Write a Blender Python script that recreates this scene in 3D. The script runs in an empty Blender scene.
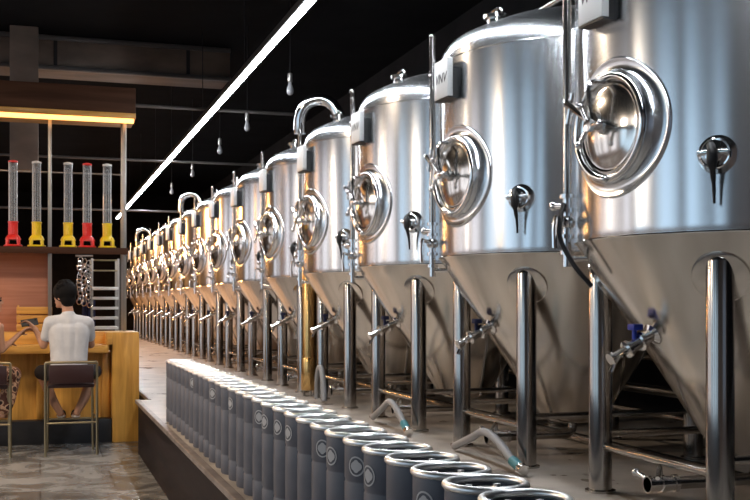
import bpy, bmesh, math, random
from mathutils import Vector, Matrix
PI = math.pi
random.seed(7)
SC = bpy.context.scene
COL = SC.collection

# ------------------------------------------------------------------ camera
CAM_H = 1.517
cd = bpy.data.cameras.new('camera'); cam = bpy.data.objects.new('camera', cd); COL.objects.link(cam)
cam.location = (0, 0, CAM_H)
cam.rotation_euler = (PI/2, 0, -math.radians(17.69))
cd.sensor_width = 36; cd.lens = 1050/750*36; cd.shift_y = 55/750
cd.clip_start = 0.05; cd.clip_end = 200
SC.camera = cam

# ------------------------------------------------------------------ world, exposure
w = bpy.data.worlds.new('world'); SC.world = w; w.use_nodes = True
w.node_tree.nodes['Background'].inputs[0].default_value = (0.55, 0.68, 0.9, 1)
w.node_tree.nodes['Background'].inputs[1].default_value = 0.3
SC.view_settings.view_transform = 'Standard'
SC.view_settings.look = 'None'
SC.view_settings.gamma = 1
SC.view_settings.use_curve_mapping = False
SC.view_settings.exposure = 0.0
SC.cycles.max_bounces = 7
SC.cycles.sample_clamp_indirect = 6
SC.cycles.caustics_reflective = False
SC.cycles.caustics_refractive = False

# ------------------------------------------------------------------ lights
def area(name, loc, rot, sx, sy, power, col, shape='RECTANGLE'):
    l = bpy.data.lights.new(name, 'AREA'); l.shape = shape; l.size = sx; l.size_y = sy
    l.energy = power; l.color = col
    o = bpy.data.objects.new(name, l); COL.objects.link(o); o.location = loc; o.rotation_euler = rot
    return o
COOL = (0.60, 0.82, 1.0); WARM = (1.0, 0.47, 0.16); NEUT = (1.0, 0.93, 0.86)
# daylight through the glazing in the left wall and the wall behind the camera, plus added fill along the hall
for i, (y, p) in enumerate([(-2.1, 30), (1.1, 37), (4.3, 37), (7.5, 30)]):
    area('daylight_side', (-7.85, y, 2.7), (0, -PI/2, 0), 4.0, 1.9, p, COOL)
for y in (10.7, 13.9, 17.1, 20.3):
    area('added_hall_fill', (-7.85, y, 2.7), (0, -PI/2, 0), 4.0, 1.9, 34, (1.0, 0.94, 0.94))  # unseen fill panels, added to brighten the reflections in the middle tanks
area('daylight_rear', (2.2, -3.9, 2.7), (PI/2, 0, PI), 3.4, 2.6, 55, COOL)
# warm lamps of the dining hall, over the bar and at the far end
for i, (x, y, z, p, t) in enumerate([(-3.2, 6.0, 3.4, 150, 0), (-3.2, 10.5, 3.4, 150, 0), (-3.2, 14.5, 3.4, 80, 0), (-0.6, 18.5, 3.3, 110, -25), (-0.6, 22.5, 3.3, 170, -25), (-0.4, 27.0, 3.3, 170, -25), (0.2, 31.5, 3.3, 130, -25), (-0.3, 8.6, 4.6, 85, 0)]):
    area('warm_lamp', (x, y, z), (0, math.radians(t), 0), 0.6, 0.6, p, WARM if y > 12 else (1.0, 0.78, 0.56), 'DISK')

# ------------------------------------------------------------------ materials
def mat(name, base=(0.8, 0.8, 0.8), rough=0.5, metal=0.0, spec=0.5, aniso=0.0, rot=0.0, emit=None, estr=0.0):
    m = bpy.data.materials.new(name); m.use_nodes = True
    b = m.node_tree.nodes['Principled BSDF']
    b.inputs['Base Color'].default_value = (*base, 1); b.inputs['Roughness'].default_value = rough
    b.inputs['Metallic'].default_value = metal; b.inputs['Specular IOR Level'].default_value = spec
    if aniso:
        b.inputs['Anisotropic'].default_value = aniso; b.inputs['Anisotropic Rotation'].default_value = rot
        t = m.node_tree.nodes.new('ShaderNodeTangent'); t.direction_type = 'RADIAL'; t.axis = 'Z'
        m.node_tree.links.new(t.outputs[0], b.inputs['Tangent'])
    if emit:
        b.inputs['Emission Color'].default_value = (*emit, 1); b.inputs['Emission Strength'].default_value = estr
    return m
def noise_color(m, c1, c2, scale=5.0, detail=4.0, lo=0.35, hi=0.65, stretch=(1, 1, 1), rough=None, bump=0.0, coord='Object', dist=0.0):
    nt = m.node_tree; b = nt.nodes['Principled BSDF']
    tc = nt.nodes.new('ShaderNodeTexCoord'); mp = nt.nodes.new('ShaderNodeMapping'); mp.inputs['Scale'].default_value = stretch
    n = nt.nodes.new('ShaderNodeTexNoise'); n.inputs['Scale'].default_value = scale; n.inputs['Detail'].default_value = detail
    n.inputs['Distortion'].default_value = dist
    r = nt.nodes.new('ShaderNodeValToRGB')
    r.color_ramp.elements[0].position = lo; r.color_ramp.elements[0].color = (*c1, 1)
    r.color_ramp.elements[1].position = hi; r.color_ramp.elements[1].color = (*c2, 1)
    L = nt.links.new
    L(tc.outputs[coord], mp.inputs[0]); L(mp.outputs[0], n.inputs['Vector']); L(n.outputs[0], r.inputs[0]); L(r.outputs[0], b.inputs['Base Color'])
    if rough:
        mr = nt.nodes.new('ShaderNodeMapRange'); mr.inputs['To Min'].default_value = rough[0]; mr.inputs['To Max'].default_value = rough[1]
        L(n.outputs[0], mr.inputs[0]); L(mr.outputs[0], b.inputs['Roughness'])
    if bump:
        bp = nt.nodes.new('ShaderNodeBump'); bp.inputs['Strength'].default_value = bump; bp.inputs['Distance'].default_value = 0.02
        L(n.outputs[0], bp.inputs['Height']); L(bp.outputs[0], b.inputs['Normal'])
    return m
def wood(name, c1, c2, rough=0.4, scale=3.0, stretch=(1, 1, 8)):
    return noise_color(mat(name, rough=rough, spec=0.12 if rough > 0.55 else 0.45), c1, c2, scale, 5, 0.3, 0.7, stretch, dist=0.6)

def steel(name, base, rough, aniso=0.0, wav=0.0):
    m = mat(name, base, rough, 1.0, aniso=aniso, rot=0.25)
    if wav:                                   # the slight unevenness of rolled sheet
        nt = m.node_tree; b = nt.nodes['Principled BSDF']
        tc = nt.nodes.new('ShaderNodeTexCoord'); mp = nt.nodes.new('ShaderNodeMapping'); mp.inputs['Scale'].default_value = (1.6, 1.6, 0.09)
        n = nt.nodes.new('ShaderNodeTexNoise'); n.inputs['Scale'].default_value = 2.6; n.inputs['Detail'].default_value = 1
        bp = nt.nodes.new('ShaderNodeBump'); bp.inputs['Strength'].default_value = wav; bp.inputs['Distance'].default_value = 0.03
        nt.links.new(tc.outputs['Object'], mp.inputs[0]); nt.links.new(mp.outputs[0], n.inputs['Vector'])
        nt.links.new(n.outputs[0], bp.inputs['Height']); nt.links.new(bp.outputs[0], b.inputs['Normal'])
    return m
M = {}
M['shell'] = steel('polished_steel_sheet', (0.72, 0.74, 0.77), 0.25, 0.6, 0.3)
M['cone'] = steel('brushed_steel_cone', (0.70, 0.655, 0.605), 0.2, 0.5, 0.3)
M['chrome'] = steel('polished_steel_fitting', (0.80, 0.80, 0.80), 0.14)
M['leg'] = steel('satin_steel_tube', (0.43, 0.41, 0.39), 0.18)
M['lid'] = steel('manway_lid_steel', (0.70, 0.69, 0.67), 0.16)
M['black'] = mat('black_rubber', (0.012, 0.012, 0.014), 0.45)
M['blue'] = mat('blue_plastic', (0.02, 0.05, 0.45), 0.35)
M['gold'] = steel('amber_gold_metal', (0.62, 0.40, 0.16), 0.25)
M['white'] = mat('white_plate', (0.82, 0.83, 0.84), 0.4)
M['ink'] = mat('grey_marker_ink', (0.12, 0.12, 0.13), 0.6)
M['keg'] = noise_color(mat('slate_grey_keg_coating', rough=0.4, spec=0.35), (0.115, 0.122, 0.152), (0.145, 0.152, 0.185), 9, 3, rough=(0.32, 0.5))
M['badge'] = mat('white_badge', (0.56, 0.57, 0.60), 0.5)
M['rim'] = steel('keg_rim_steel', (0.9, 0.9, 0.91), 0.36)
M['hose'] = mat('grey_braided_hose', (0.27, 0.28, 0.30), 0.4)
M['teal'] = mat('teal_coupling', (0.03, 0.2, 0.25), 0.35)
M['platform'] = noise_color(mat('pale_concrete', rough=0.3), (0.30, 0.265, 0.235), (0.56, 0.51, 0.46), 3, 6, rough=(0.15, 0.5))
M['curb'] = noise_color(mat('dark_stone_kerb', rough=0.5, spec=0.12), (0.008, 0.005, 0.006), (0.022, 0.015, 0.016), 4, 5, stretch=(1, 0.3, 3), rough=(0.4, 0.65))
M['lip'] = noise_color(mat('worn_stone_edge', rough=0.35), (0.16, 0.13, 0.12), (0.3, 0.26, 0.24), 6, 4)
M['dark'] = noise_color(mat('black_painted_wall', rough=0.85, spec=0.2), (0.004, 0.004, 0.005), (0.010, 0.009, 0.010), 2, 3)
M['ceil'] = noise_color(mat('black_painted_ceiling', rough=0.9, spec=0.1), (0.002, 0.002, 0.003), (0.005, 0.005, 0.006), 2, 3)
M['hallwall'] = noise_color(mat('brown_hall_wall', rough=0.6), (0.24, 0.17, 0.14), (0.36, 0.27, 0.23), 1.5, 4)
M['duct'] = noise_color(mat('dull_brown_duct', rough=0.5), (0.16, 0.115, 0.09), (0.26, 0.19, 0.15), 1.6, 4, stretch=(1, 2, 2))
M['iron'] = mat('dark_steel', (0.06, 0.055, 0.055), 0.45, 0.6)
M['pipe'] = mat('grey_painted_pipe', (0.14, 0.125, 0.12), 0.4, 0.3)
M['frame'] = mat('grey_steel_post', (0.32, 0.31, 0.30), 0.35, 0.7)
M['honey'] = wood('honey_wood', (0.48, 0.225, 0.04), (0.80, 0.44, 0.10), 0.35, 2.5, (6, 6, 0.5))
M['honeyh'] = wood('honey_wood_lengthwise', (0.46, 0.215, 0.04), (0.78, 0.42, 0.10), 0.35, 2.5, (0.5, 6, 6))
M['brown'] = wood('brown_canopy_wood', (0.04, 0.016, 0.009), (0.085, 0.038, 0.022), 0.6, 2, (0.5, 5, 5))
M['salmon'] = wood('salmon_wood_panel', (0.36, 0.15, 0.095), (0.5, 0.23, 0.15), 0.5, 2, (0.3, 4, 10))
M['plinth'] = mat('dark_plinth', (0.02, 0.02, 0.024), 0.5)
M['ledc'] = mat('cool_led', (1, 1, 1), emit=(0.9, 0.95, 1.0), estr=76)
M['ledw'] = mat('warm_led', (1, 0.8, 0.5), emit=(1.0, 0.42, 0.10), estr=3.2)
M['red'] = mat('red_plastic', (0.75, 0.025, 0.02), 0.3)
M['yellow'] = mat('yellow_plastic', (0.90, 0.62, 0.015), 0.3)
M['bulb'] = mat('grey_bulb_glass', (0.35, 0.35, 0.37), 0.1)
M['skin'] = mat('skin', (0.52, 0.27, 0.17), 0.5)
M['hair'] = mat('black_hair', (0.006, 0.005, 0.005), 0.75, spec=0.15)
M['shirt'] = noise_color(mat('pale_grey_cotton', rough=0.85), (0.56, 0.55, 0.57), (0.66, 0.65, 0.67), 8, 3)
M['shorts'] = mat('black_cotton', (0.014, 0.013, 0.016), 0.8)
M['maroon'] = mat('maroon_leather', (0.035, 0.012, 0.012), 0.4)
M['sandal'] = mat('pale_sandal', (0.6, 0.55, 0.52), 0.6)
M['top'] = mat('pink_top', (0.5, 0.3, 0.26), 0.8)
M['brass'] = mat('yellowed_steel', (0.36, 0.30, 0.19), 0.3, 0.9)
M['navy'] = mat('navy_cloth', (0.015, 0.02, 0.07), 0.85)
M['eye'] = mat('dark_eye', (0.01, 0.008, 0.008), 0.2)
M['lips'] = mat('lips', (0.4, 0.12, 0.1), 0.5)
M['winframe'] = mat('black_window_frame', (0.02, 0.02, 0.022), 0.4)
M['lampblack'] = mat('black_lamp_metal', (0.015, 0.015, 0.017), 0.4)

def pattern_mat():
    m = mat('patterned_cloth', rough=0.85); nt = m.node_tree; b = nt.nodes['Principled BSDF']
    tc = nt.nodes.new('ShaderNodeTexCoord'); v = nt.nodes.new('ShaderNodeTexVoronoi'); v.inputs['Scale'].default_value = 15
    r = nt.nodes.new('ShaderNodeValToRGB'); e = r.color_ramp.elements
    r.color_ramp.interpolation = 'CONSTANT'
    e[0].position = 0; e[0].color = (0.05, 0.02, 0.015, 1); e[1].position = 0.42; e[1].color = (0.6, 0.36, 0.22, 1)
    x = e.new(0.6); x.color = (0.16, 0.055, 0.03, 1)
    nt.links.new(tc.outputs['Object'], v.inputs['Vector']); nt.links.new(v.outputs['Distance'], r.inputs[0]); nt.links.new(r.outputs[0], b.inputs['Base Color'])
    return m
M['pattern'] = pattern_mat()

def floor_mat():
    m = mat('mottled_stone_floor', rough=0.2, spec=0.6); nt = m.node_tree; b = nt.nodes['Principled BSDF']; L = nt.links.new
    tc = nt.nodes.new('ShaderNodeTexCoord')
    n = nt.nodes.new('ShaderNodeTexNoise'); n.inputs['Scale'].default_value = 2.2; n.inputs['Detail'].default_value = 7; n.inputs['Distortion'].default_value = 1.2
    r = nt.nodes.new('ShaderNodeValToRGB'); e = r.color_ramp.elements
    e[0].position = 0.36; e[0].color = (0.085, 0.086, 0.088, 1); e[1].position = 0.68; e[1].color = (0.33, 0.33, 0.33, 1)
    br = nt.nodes.new('ShaderNodeTexBrick'); br.offset = 0.5
    for k, v in (('Scale', 1.0), ('Mortar Size', 0.006), ('Brick Width', 1.2), ('Row Height', 0.9), ('Mortar Smooth', 0.3)):
        br.inputs[k].default_value = v
    br.inputs['Color1'].default_value = (1, 1, 1, 1); br.inputs['Color2'].default_value = (0.86, 0.86, 0.86, 1); br.inputs['Mortar'].default_value = (0.3, 0.3, 0.3, 1)
    mx = nt.nodes.new('ShaderNodeMix'); mx.data_type = 'RGBA'; mx.blend_type = 'MULTIPLY'; mx.inputs[0].default_value = 1
    L(tc.outputs['Object'], n.inputs['Vector']); L(n.outputs[0], r.inputs[0]); L(tc.outputs['Object'], br.inputs['Vector'])
    L(r.outputs[0], mx.inputs[6]); L(br.outputs[0], mx.inputs[7]); L(mx.outputs[2], b.inputs['Base Color'])
    mr = nt.nodes.new('ShaderNodeMapRange'); mr.inputs['To Min'].default_value = 0.12; mr.inputs['To Max'].default_value = 0.4
    L(n.outputs[0], mr.inputs[0]); L(mr.outputs[0], b.inputs['Roughness'])
    return m
M['floor'] = floor_mat()

def clear_mat():
    m = bpy.data.materials.new('clear_acrylic'); m.use_nodes = True; nt = m.node_tree; nt.nodes.clear(); L = nt.links.new
    o = nt.nodes.new('ShaderNodeOutputMaterial'); mx = nt.nodes.new('ShaderNodeMixShader'); t = nt.nodes.new('ShaderNodeBsdfTransparent')
    t.inputs[0].default_value = (0.93, 0.94, 0.95, 1)
    p = nt.nodes.new('ShaderNodeBsdfPrincipled'); p.inputs['Base Color'].default_value = (0.75, 0.76, 0.78, 1); p.inputs['Roughness'].default_value = 0.2
    lw = nt.nodes.new('ShaderNodeLayerWeight'); lw.inputs[0].default_value = 0.45
    mr = nt.nodes.new('ShaderNodeMapRange'); mr.inputs['To Min'].default_value = 0.05; mr.inputs['To Max'].default_value = 0.7
    L(lw.outputs['Facing'], mr.inputs[0]); L(mr.outputs[0], mx.inputs[0]); L(t.outputs[0], mx.inputs[1]); L(p.outputs[0], mx.inputs[2]); L(mx.outputs[0], o.inputs[0])
    return m
M['clear'] = clear_mat()

# ------------------------------------------------------------------ mesh helpers
def axis_mat(p, d):
    """matrix taking local +Z to direction d at point p"""
    q = Vector((0, 0, 1)).rotation_difference(Vector(d).normalized())
    return Matrix.Translation(Vector(p)) @ q.to_matrix().to_4x4()
def ring_faces(bm, a, b):
    n = len(a)
    for i in range(n):
        try: bm.faces.new((a[i], a[(i+1) % n], b[(i+1) % n], b[i]))
        except ValueError: pass
def lathe(bm, prof, seg=32, mx=None, sx=1, sy=1, cap0=False, cap1=False):
    rings = []
    for r, z in prof:
        if r <= 1e-6:
            v = bm.verts.new((0, 0, z)); rings.append([v])
        else:
            rings.append([bm.verts.new((r*sx*math.cos(2*PI*i/seg), r*sy*math.sin(2*PI*i/seg), z)) for i in range(seg)])
    for a, b in zip(rings, rings[1:]):
        if len(a) == 1 and len(b) == 1: continue
        if len(a) == 1:
            for i in range(seg): bm.faces.new((a[0], b[(i+1) % seg], b[i]))
        elif len(b) == 1:
            for i in range(seg): bm.faces.new((a[i], a[(i+1) % seg], b[0]))
        else: ring_faces(bm, a, b)
    if cap0 and len(rings[0]) > 1: bm.faces.new(list(reversed(rings[0])))
    if cap1 and len(rings[-1]) > 1: bm.faces.new(rings[-1])
    if mx is not None:
        for rg in rings:
            for v in rg: v.co = mx @ v.co
    return bm
def rod(bm, p0, p1, r0, r1=None, seg=12):
    p0 = Vector(p0); p1 = Vector(p1); r1 = r0 if r1 is None else r1
    return lathe(bm, [(r0, 0), (r1, (p1-p0).length)], seg, axis_mat(p0, p1-p0), cap0=True, cap1=True)
def box(bm, lo, hi, bev=0.0, mx=None):
    vs = bmesh.ops.create_cube(bm, size=1.0)['verts']
    c = [(a+b)/2 for a, b in zip(lo, hi)]; s = [abs(b-a) for a, b in zip(lo, hi)]
    for v in vs: v.co = Vector((c[0]+v.co.x*s[0], c[1]+v.co.y*s[1], c[2]+v.co.z*s[2]))
    if bev:
        es = list({e for v in vs for e in v.link_edges})
        r = bmesh.ops.bevel(bm, geom=es, offset=bev, segments=2, affect='EDGES', profile=0.5)
        vs = list({v for v in r['verts']} | {v for v in vs if v.is_valid})
    if mx is not None:
        for v in vs: v.co = mx @ v.co
    return bm
def smooth_path(pts, n=6):
    P = [Vector(p) for p in pts]; P = [2*P[0]-P[1]] + P + [2*P[-1]-P[-2]]; out = []
    for i in range(1, len(P)-2):
        for k in range(n):
            t = k/n; a, b, c, d = P[i-1], P[i], P[i+1], P[i+2]
            out.append(0.5*((2*b)+(c-a)*t+(2*a-5*b+4*c-d)*t*t+(3*b-a-3*c+d)*t**3))
    out.append(P[-2]); return out
def tube(bm, pts, r, seg=10, smooth=0, closed=False):
    P = smooth_path(pts, smooth) if smooth else [Vector(p) for p in pts]
    rad = r if isinstance(r, (list, tuple)) else [r]*len(P)
    if len(rad) != len(P): rad = [rad[min(int(i*len(rad)/len(P)), len(rad)-1)] for i in range(len(P))]
    n = len(P); T = []
    for i in range(n):
        a = P[i-1] if (i or closed) else P[i]; b = P[(i+1) % n] if (i < n-1 or closed) else P[i]
        T.append((b-a).normalized())
    u = T[0].orthogonal().normalized(); rings = []
    for i in range(n):
        u = (u - T[i]*u.dot(T[i])).normalized(); v = T[i].cross(u)
        rings.append([bm.verts.new(P[i]+rad[i]*(math.cos(2*PI*k/seg)*u+math.sin(2*PI*k/seg)*v)) for k in range(seg)])
    for a, b in zip(rings, rings[1:]): ring_faces(bm, a, b)
    if closed: ring_faces(bm, rings[-1], rings[0])
    else:
        bm.faces.new(list(reversed(rings[0]))); bm.faces.new(rings[-1])
    return bm
def torus(bm, R, r, mx, seg=40, cs=10, sx=1, sy=1):
    pts = [mx @ Vector((R*sx*math.cos(2*PI*i/seg), R*sy*math.sin(2*PI*i/seg), 0)) for i in range(seg)]
    return tube(bm, pts, r, cs, closed=True)
def ball(bm, c, r, sx=1, sy=1, sz=1, seg=14, rot=None):
    vs = bmesh.ops.create_uvsphere(bm, u_segments=seg, v_segments=max(6, seg//2+1), radius=r)['verts']
    for v in vs:
        p = Vector((v.co.x*sx, v.co.y*sy, v.co.z*sz))
        if rot is not None: p = rot @ p
        v.co = p + Vector(c)
    return bm
def B(): return bmesh.new()
def obj(name, bm, material, parent=None, smooth=True, angle=40):
    me = bpy.data.meshes.new(name)
    bmesh.ops.recalc_face_normals(bm, faces=bm.faces[:])
    if smooth:
        for f in bm.faces: f.smooth = True
        lim = math.radians(angle)
        for e in bm.edges:
            if len(e.link_faces) == 2 and e.calc_face_angle(0) > lim: e.smooth = False
    bm.to_mesh(me); bm.free()
    me.materials.append(M[material] if isinstance(material, str) else material)
    o = bpy.data.objects.new(name, me); COL.objects.link(o)
    if parent is not None: o.parent = parent
    return o
def tag(o, label=None, cat=None, group=None, kind=None):
    if label: o['label'] = label
    if cat: o['category'] = cat
    if group: o['group'] = group
    if kind: o['kind'] = kind
    return o
def thing(name, label, cat, loc=(0, 0, 0), rz=0, group=None):
    o = bpy.data.objects.new(name, None); COL.objects.link(o); o.empty_display_size = 0.1
    o.location = loc; o.rotation_euler = (0, 0, rz)
    return tag(o, label, cat, group)
def kids(o): return [c for c in bpy.data.objects if c.parent == o]
def copy_tree(o, parent=None, skip=()):
    c = o.copy(); COL.objects.link(c)
    if parent is not None: c.parent = parent
    for ch in kids(o):
        if ch.name.split('.')[0] not in skip: copy_tree(ch, c, skip)
    return c
def struct(name, bm, material, parent=None, smooth=False, label=None):
    o = obj(name, bm, material, parent, smooth)
    if parent is None: o['kind'] = 'structure'
    if label: o['label'] = label
    return o

# ------------------------------------------------------------------ setting
PZ = 0.547                     # top of the raised platform
X0, X1, Y0, Y1, CZ = -8.0, 5.1, -4.0, 36.0, 5.2
struct('floor', box(B(), (X0, Y0, -0.2), (X1, Y1, 0)), 'floor')
struct('ceiling', box(B(), (X0, Y0, CZ), (X1, Y1, CZ+0.2)), 'ceil')
struct('wall_right', box(B(), (X1, Y0, -0.2), (X1+0.2, Y1, CZ+0.2)), 'dark')
struct('wall_far', box(B(), (X0-0.2, Y1, -0.2), (X1+0.2, Y1+0.2, CZ+0.2)), 'dark')
def pierced_wall(name, holes, lo, hi, axis, mt):
    """wall slab with rectangular openings; axis = the axis it runs along ('x' or 'y')"""
    bm = B(); a0, a1 = (lo[0], hi[0]) if axis == 'x' else (lo[1], hi[1])
    cuts = [a0] + [v for h in holes for v in h[:2]] + [a1]
    def piece(p, q, z0, z1):
        if axis == 'x': box(bm, (p, lo[1], z0), (q, hi[1], z1))
        else: box(bm, (lo[0], p, z0), (hi[0], q, z1))
    for i in range(0, len(cuts), 2): piece(cuts[i], cuts[i+1], lo[2], hi[2])
    for h in holes:
        piece(h[0], h[1], lo[2], h[2]); piece(h[0], h[1], h[3], hi[2])
    return struct(name, bm, mt)
side_holes = [(-3.1, -1.1, 0.6, 4.8), (0.1, 2.1, 0.6, 4.8), (3.3, 5.3, 0.6, 4.8), (6.5, 8.5, 0.6, 4.8), (9.7, 11.7, 0.6, 4.8), (12.9, 14.9, 0.6, 4.8), (16.1, 18.1, 0.6, 4.8), (19.3, 21.3, 0.6, 4.8)]  # the farther openings are added to hold the hall fill panels
pierced_wall('wall_left', side_holes, (X0-0.2, Y0, -0.2), (X0, Y1, CZ+0.2), 'y', 'hallwall')
pierced_wall('wall_rear', [(0.5, 3.9, 1.4, 4.0)], (X0-0.2, Y0-0.2, -0.2), (X1+0.2, Y0, CZ+0.2), 'x', 'hallwall')
for i, (a, b, z0, z1) in enumerate(side_holes):
    bm = B()
    for z in (z0+0.03, (z0+z1)/2, z1-0.03): box(bm, (X0-0.13, a, z-0.03), (X0-0.07, b, z+0.03))
    for y in (a+0.03, (a+b)/2, b-0.03): box(bm, (X0-0.14, y-0.03, z0), (X0-0.06, y+0.03, z1))
    struct('window_%d' % (i+1), bm, 'winframe')  # frames along the far hall belong to the added openings
bm = B()
for z in (1.43, 2.7, 3.97): box(bm, (0.5, Y0-0.13, z-0.03), (3.9, Y0-0.07, z+0.03))
for x in (0.53, 2.2, 3.87): box(bm, (x-0.03, Y0-0.14, 1.4), (x+0.03, Y0-0.06, 4.0))
struct('window_9', bm, 'winframe')

# raised platform with a dark kerb and a worn edge
NY = 10.95                     # the kerb steps back here for the end of the bar
bm = B()
box(bm, (0.975, Y0, 0), (X1, NY, PZ)); box(bm, (1.09, NY, 0), (X1, Y1, PZ))
struct('platform_floor', bm, 'platform')
bm = B(); box(bm, (0.955, Y0, 0.0), (0.975, NY, PZ-0.035)); box(bm, (1.07, NY, 0), (1.09, Y1, PZ-0.035)); box(bm, (0.975, NY, 0), (1.09, NY+0.012, PZ-0.035))
struct('trim_1', bm, 'curb')
bm = B(); box(bm, (0.925, Y0, PZ-0.035), (0.975, NY+0.03, PZ+0.004), 0.006); box(bm, (1.06, NY+0.03, PZ-0.035), (1.09, Y1, PZ+0.004), 0.006)
struct('trim_2', bm, 'lip')

# ------------------------------------------------------------------ fermenters
R = 0.88
def tank_frame(psi, z, r=R):
    """matrix on the shell: local +Z points out of the tank, local +X up"""
    n = Vector((-math.cos(psi), -math.sin(psi), 0)); up = Vector((0, 0, 1)); t = n.cross(up)
    m = Matrix((up, t, n)).transposed().to_4x4(); m.translation = n*r + Vector((0, 0, z)); return m
def make_tank():
    root = thing('fermentation_tank', 'x', 'fermentation tank', (0, 0, 0), 0, 'steel fermentation tanks in a long row')
    prof = [(R-0.004, 1.275), (R, 1.283), (R, 1.32), (R, 1.8), (R, 2.2), (R, 2.53)]
    for k in range(1, 9):
        a = k/8*math.radians(66); prof.append((R-0.19+0.19*math.cos(a), 2.53+0.19*math.sin(a)))
    r_, z_ = prof[-1]
    for k in range(1, 7): prof.append((r_*(1-k/6*0.86), z_+0.17*(1-(1-k/6)**2)))
    prof.append((0, z_+0.172))
    shell = obj('shell', lathe(B(), prof, 112), 'shell', root, angle=35)
    topz = z_+0.17
    for z, rr in ((1.28, 0.006), (2.532, 0.003)):
        bm = B(); torus(bm, R, rr, Matrix.Translation((0, 0, z)), 96, 6); obj('weld_band', bm, 'chrome', shell)
    cone = obj('cone', lathe(B(), [(0, 0.195), (0.08, 0.197), (0.15, 0.21), (0.195, 0.235), (0.225, 0.27), (0.5, 0.695), (R-0.02, 1.25), (R-0.003, 1.277)], 112), 'cone', root, angle=35)
    # legs
    for sx in (-1, 1):
        for sy in (-1, 1):
            x, y = 0.58*sx, 0.505*sy
            lg = obj('leg', lathe(B(), [(0.06, 0.012), (0.06, 1.16), (0.053, 1.183), (0.033, 1.198), (0, 1.201)], 20, Matrix.Translation((x, y, 0))), 'leg', root)
            obj('foot_plate', lathe(B(), [(0, 0), (0.08, 0), (0.08, 0.012), (0.05, 0.02), (0, 0.02)], 20, Matrix.Translation((x, y, 0))), 'leg', lg)
            d = Vector((x, y, 0)).normalized(); nrm = (d*0.85 - Vector((0, 0, 0.53))).normalized()
            rc = R-0.003-(1.277-1.09)*0.635
            obj('mounting_pad', lathe(B(), [(0.125, -0.012), (0.125, 0.006), (0.115, 0.010), (0, 0.011)], 28, axis_mat(d*rc+Vector((0, 0, 1.09)), nrm)), 'cone', lg)
    for y0, y1, x0, x1, z in ((-0.46, 0.46, -0.58, -0.58, 0.24), (-0.46, 0.46, 0.58, 0.58, 0.24), (-0.505, -0.505, -0.54, 0.54, 0.3), (0.505, 0.505, -0.54, 0.54, 0.3)):
        obj('brace', rod(B(), (x0, y0, z), (x1, y1, z), 0.02), 'leg', root)
    # manway door
    PS = math.radians(8); mz = 1.775; F = tank_frame(PS, mz, R)
    fl = [(0.322, -0.012), (0.32, 0.004), (0.312, 0.012), (0.302, 0.009), (0.288, 0.002), (0.272, 0.002), (0.258, 0.008), (0.252, 0.024), (0.24, 0.03), (0.228, 0.02)]
    bm = lathe(B(), fl, 72)
    for v in bm.verts:                      # the outer flange follows the curve of the shell
        rr = math.hypot(v.co.x, v.co.y); k = min(1, max(0, (rr-0.25)/0.05)); v.co.z -= k*(R-math.sqrt(R*R-v.co.y**2)); v.co = F @ v.co
    mw = obj('manway', bm, 'shell', root)
    F = F @ Matrix.Translation((0, 0, -0.014))
    bm = B(); torus(bm, 0.232, 0.02, F @ Matrix.Translation((0, 0, 0.042)), 56, 12)
    obj('clamp_ring', bm, 'chrome', mw)
    obj('lid', lathe(B(), [(0.225, 0.02), (0.214, 0.04), (0.2, 0.044), (0.19, 0.038), (0.178, 0.04), (0.15, 0.05), (0.1, 0.06), (0.05, 0.066), (0, 0.068)], 56, F), 'lid', mw)
    bm = B(); lathe(bm, [(0.035, 0.05), (0.035, 0.085), (0.018, 0.09), (0.018, 0.135), (0.028, 0.14), (0.028, 0.165), (0, 0.168)], 16, F)
    for a in (0.45, 0.45+2*PI/3, 0.45+4*PI/3):
        c, s = math.cos(a), math.sin(a)
        rod(bm, F @ Vector((0, 0, 0.152)), F @ Vector((0.095*c, 0.095*s, 0.165)), 0.011)
        ball(bm, F @ Vector((0.1*c, 0.1*s, 0.166)), 0.019, seg=10)
    obj('hand_wheel', bm, 'chrome', mw)
    bm = B(); tube(bm, [F @ Vector(p) for p in ((0.205, 0.02, 0.05), (0.2, 0.03, 0.12), (0.1, 0.02, 0.135), (0.0, 0, 0.13))], 0.012, 8, smooth=4)
    tube(bm, [F @ Vector(p) for p in ((0.13, 0.285, 0.05), (0.15, 0.24, 0.105), (0.07, 0.11, 0.115), (0.0, 0, 0.11))], 0.014, 8, smooth=5)
    rod(bm, F @ Vector((0.06, 0.288, 0.055)), F @ Vector((0.2, 0.25, 0.055)), 0.017); rod(bm, F @ Vector((0.13, 0.275, 0.0)), F @ Vector((0.13, 0.275, 0.07)), 0.014)
    obj('hinge_arm', bm, 'chrome', mw)
    bm = B(); ball(bm, F @ Vector((-0.235, 0, 0.065)), 0.02, seg=10); rod(bm, F @ Vector((-0.235, 0, 0.03)), F @ Vector((-0.235, 0, 0.075)), 0.012)
    obj('latch_bolt', bm, 'chrome', mw)
    # name plate
    G = tank_frame(math.radians(3), 2.36, R)
    pl = obj('sign_plate', box(B(), (-0.09, -0.10, 0.035), (0.15, 0.10, 0.075), 0.005, G), 'white', root)
    bm = B(); box(bm, (-0.1, -0.1, 0.012), (-0.089, 0.1, 0.07), 0, G); box(bm, (-0.1, -0.08, -0.03), (0.1, 0.07, 0.036), 0, G); obj('plate_underside', bm, 'black', pl, smooth=False)  # black sheet along the plate's underside and a block behind it
    cu = bpy.data.curves.new('lettering', 'FONT'); cu.body = 'VNV'; cu.size = 0.085; cu.shear = 0.25; cu.align_x = 'CENTER'; cu.align_y = 'CENTER'; cu.extrude = 0.001
    t0 = bpy.data.objects.new('lettering_curve', cu); COL.objects.link(t0); dg = bpy.context.evaluated_depsgraph_get(); dg.update()
    me = bpy.data.meshes.new_from_object(t0.evaluated_get(dg)); bpy.data.objects.remove(t0); me.materials.clear(); me.materials.append(M['ink'])
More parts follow.
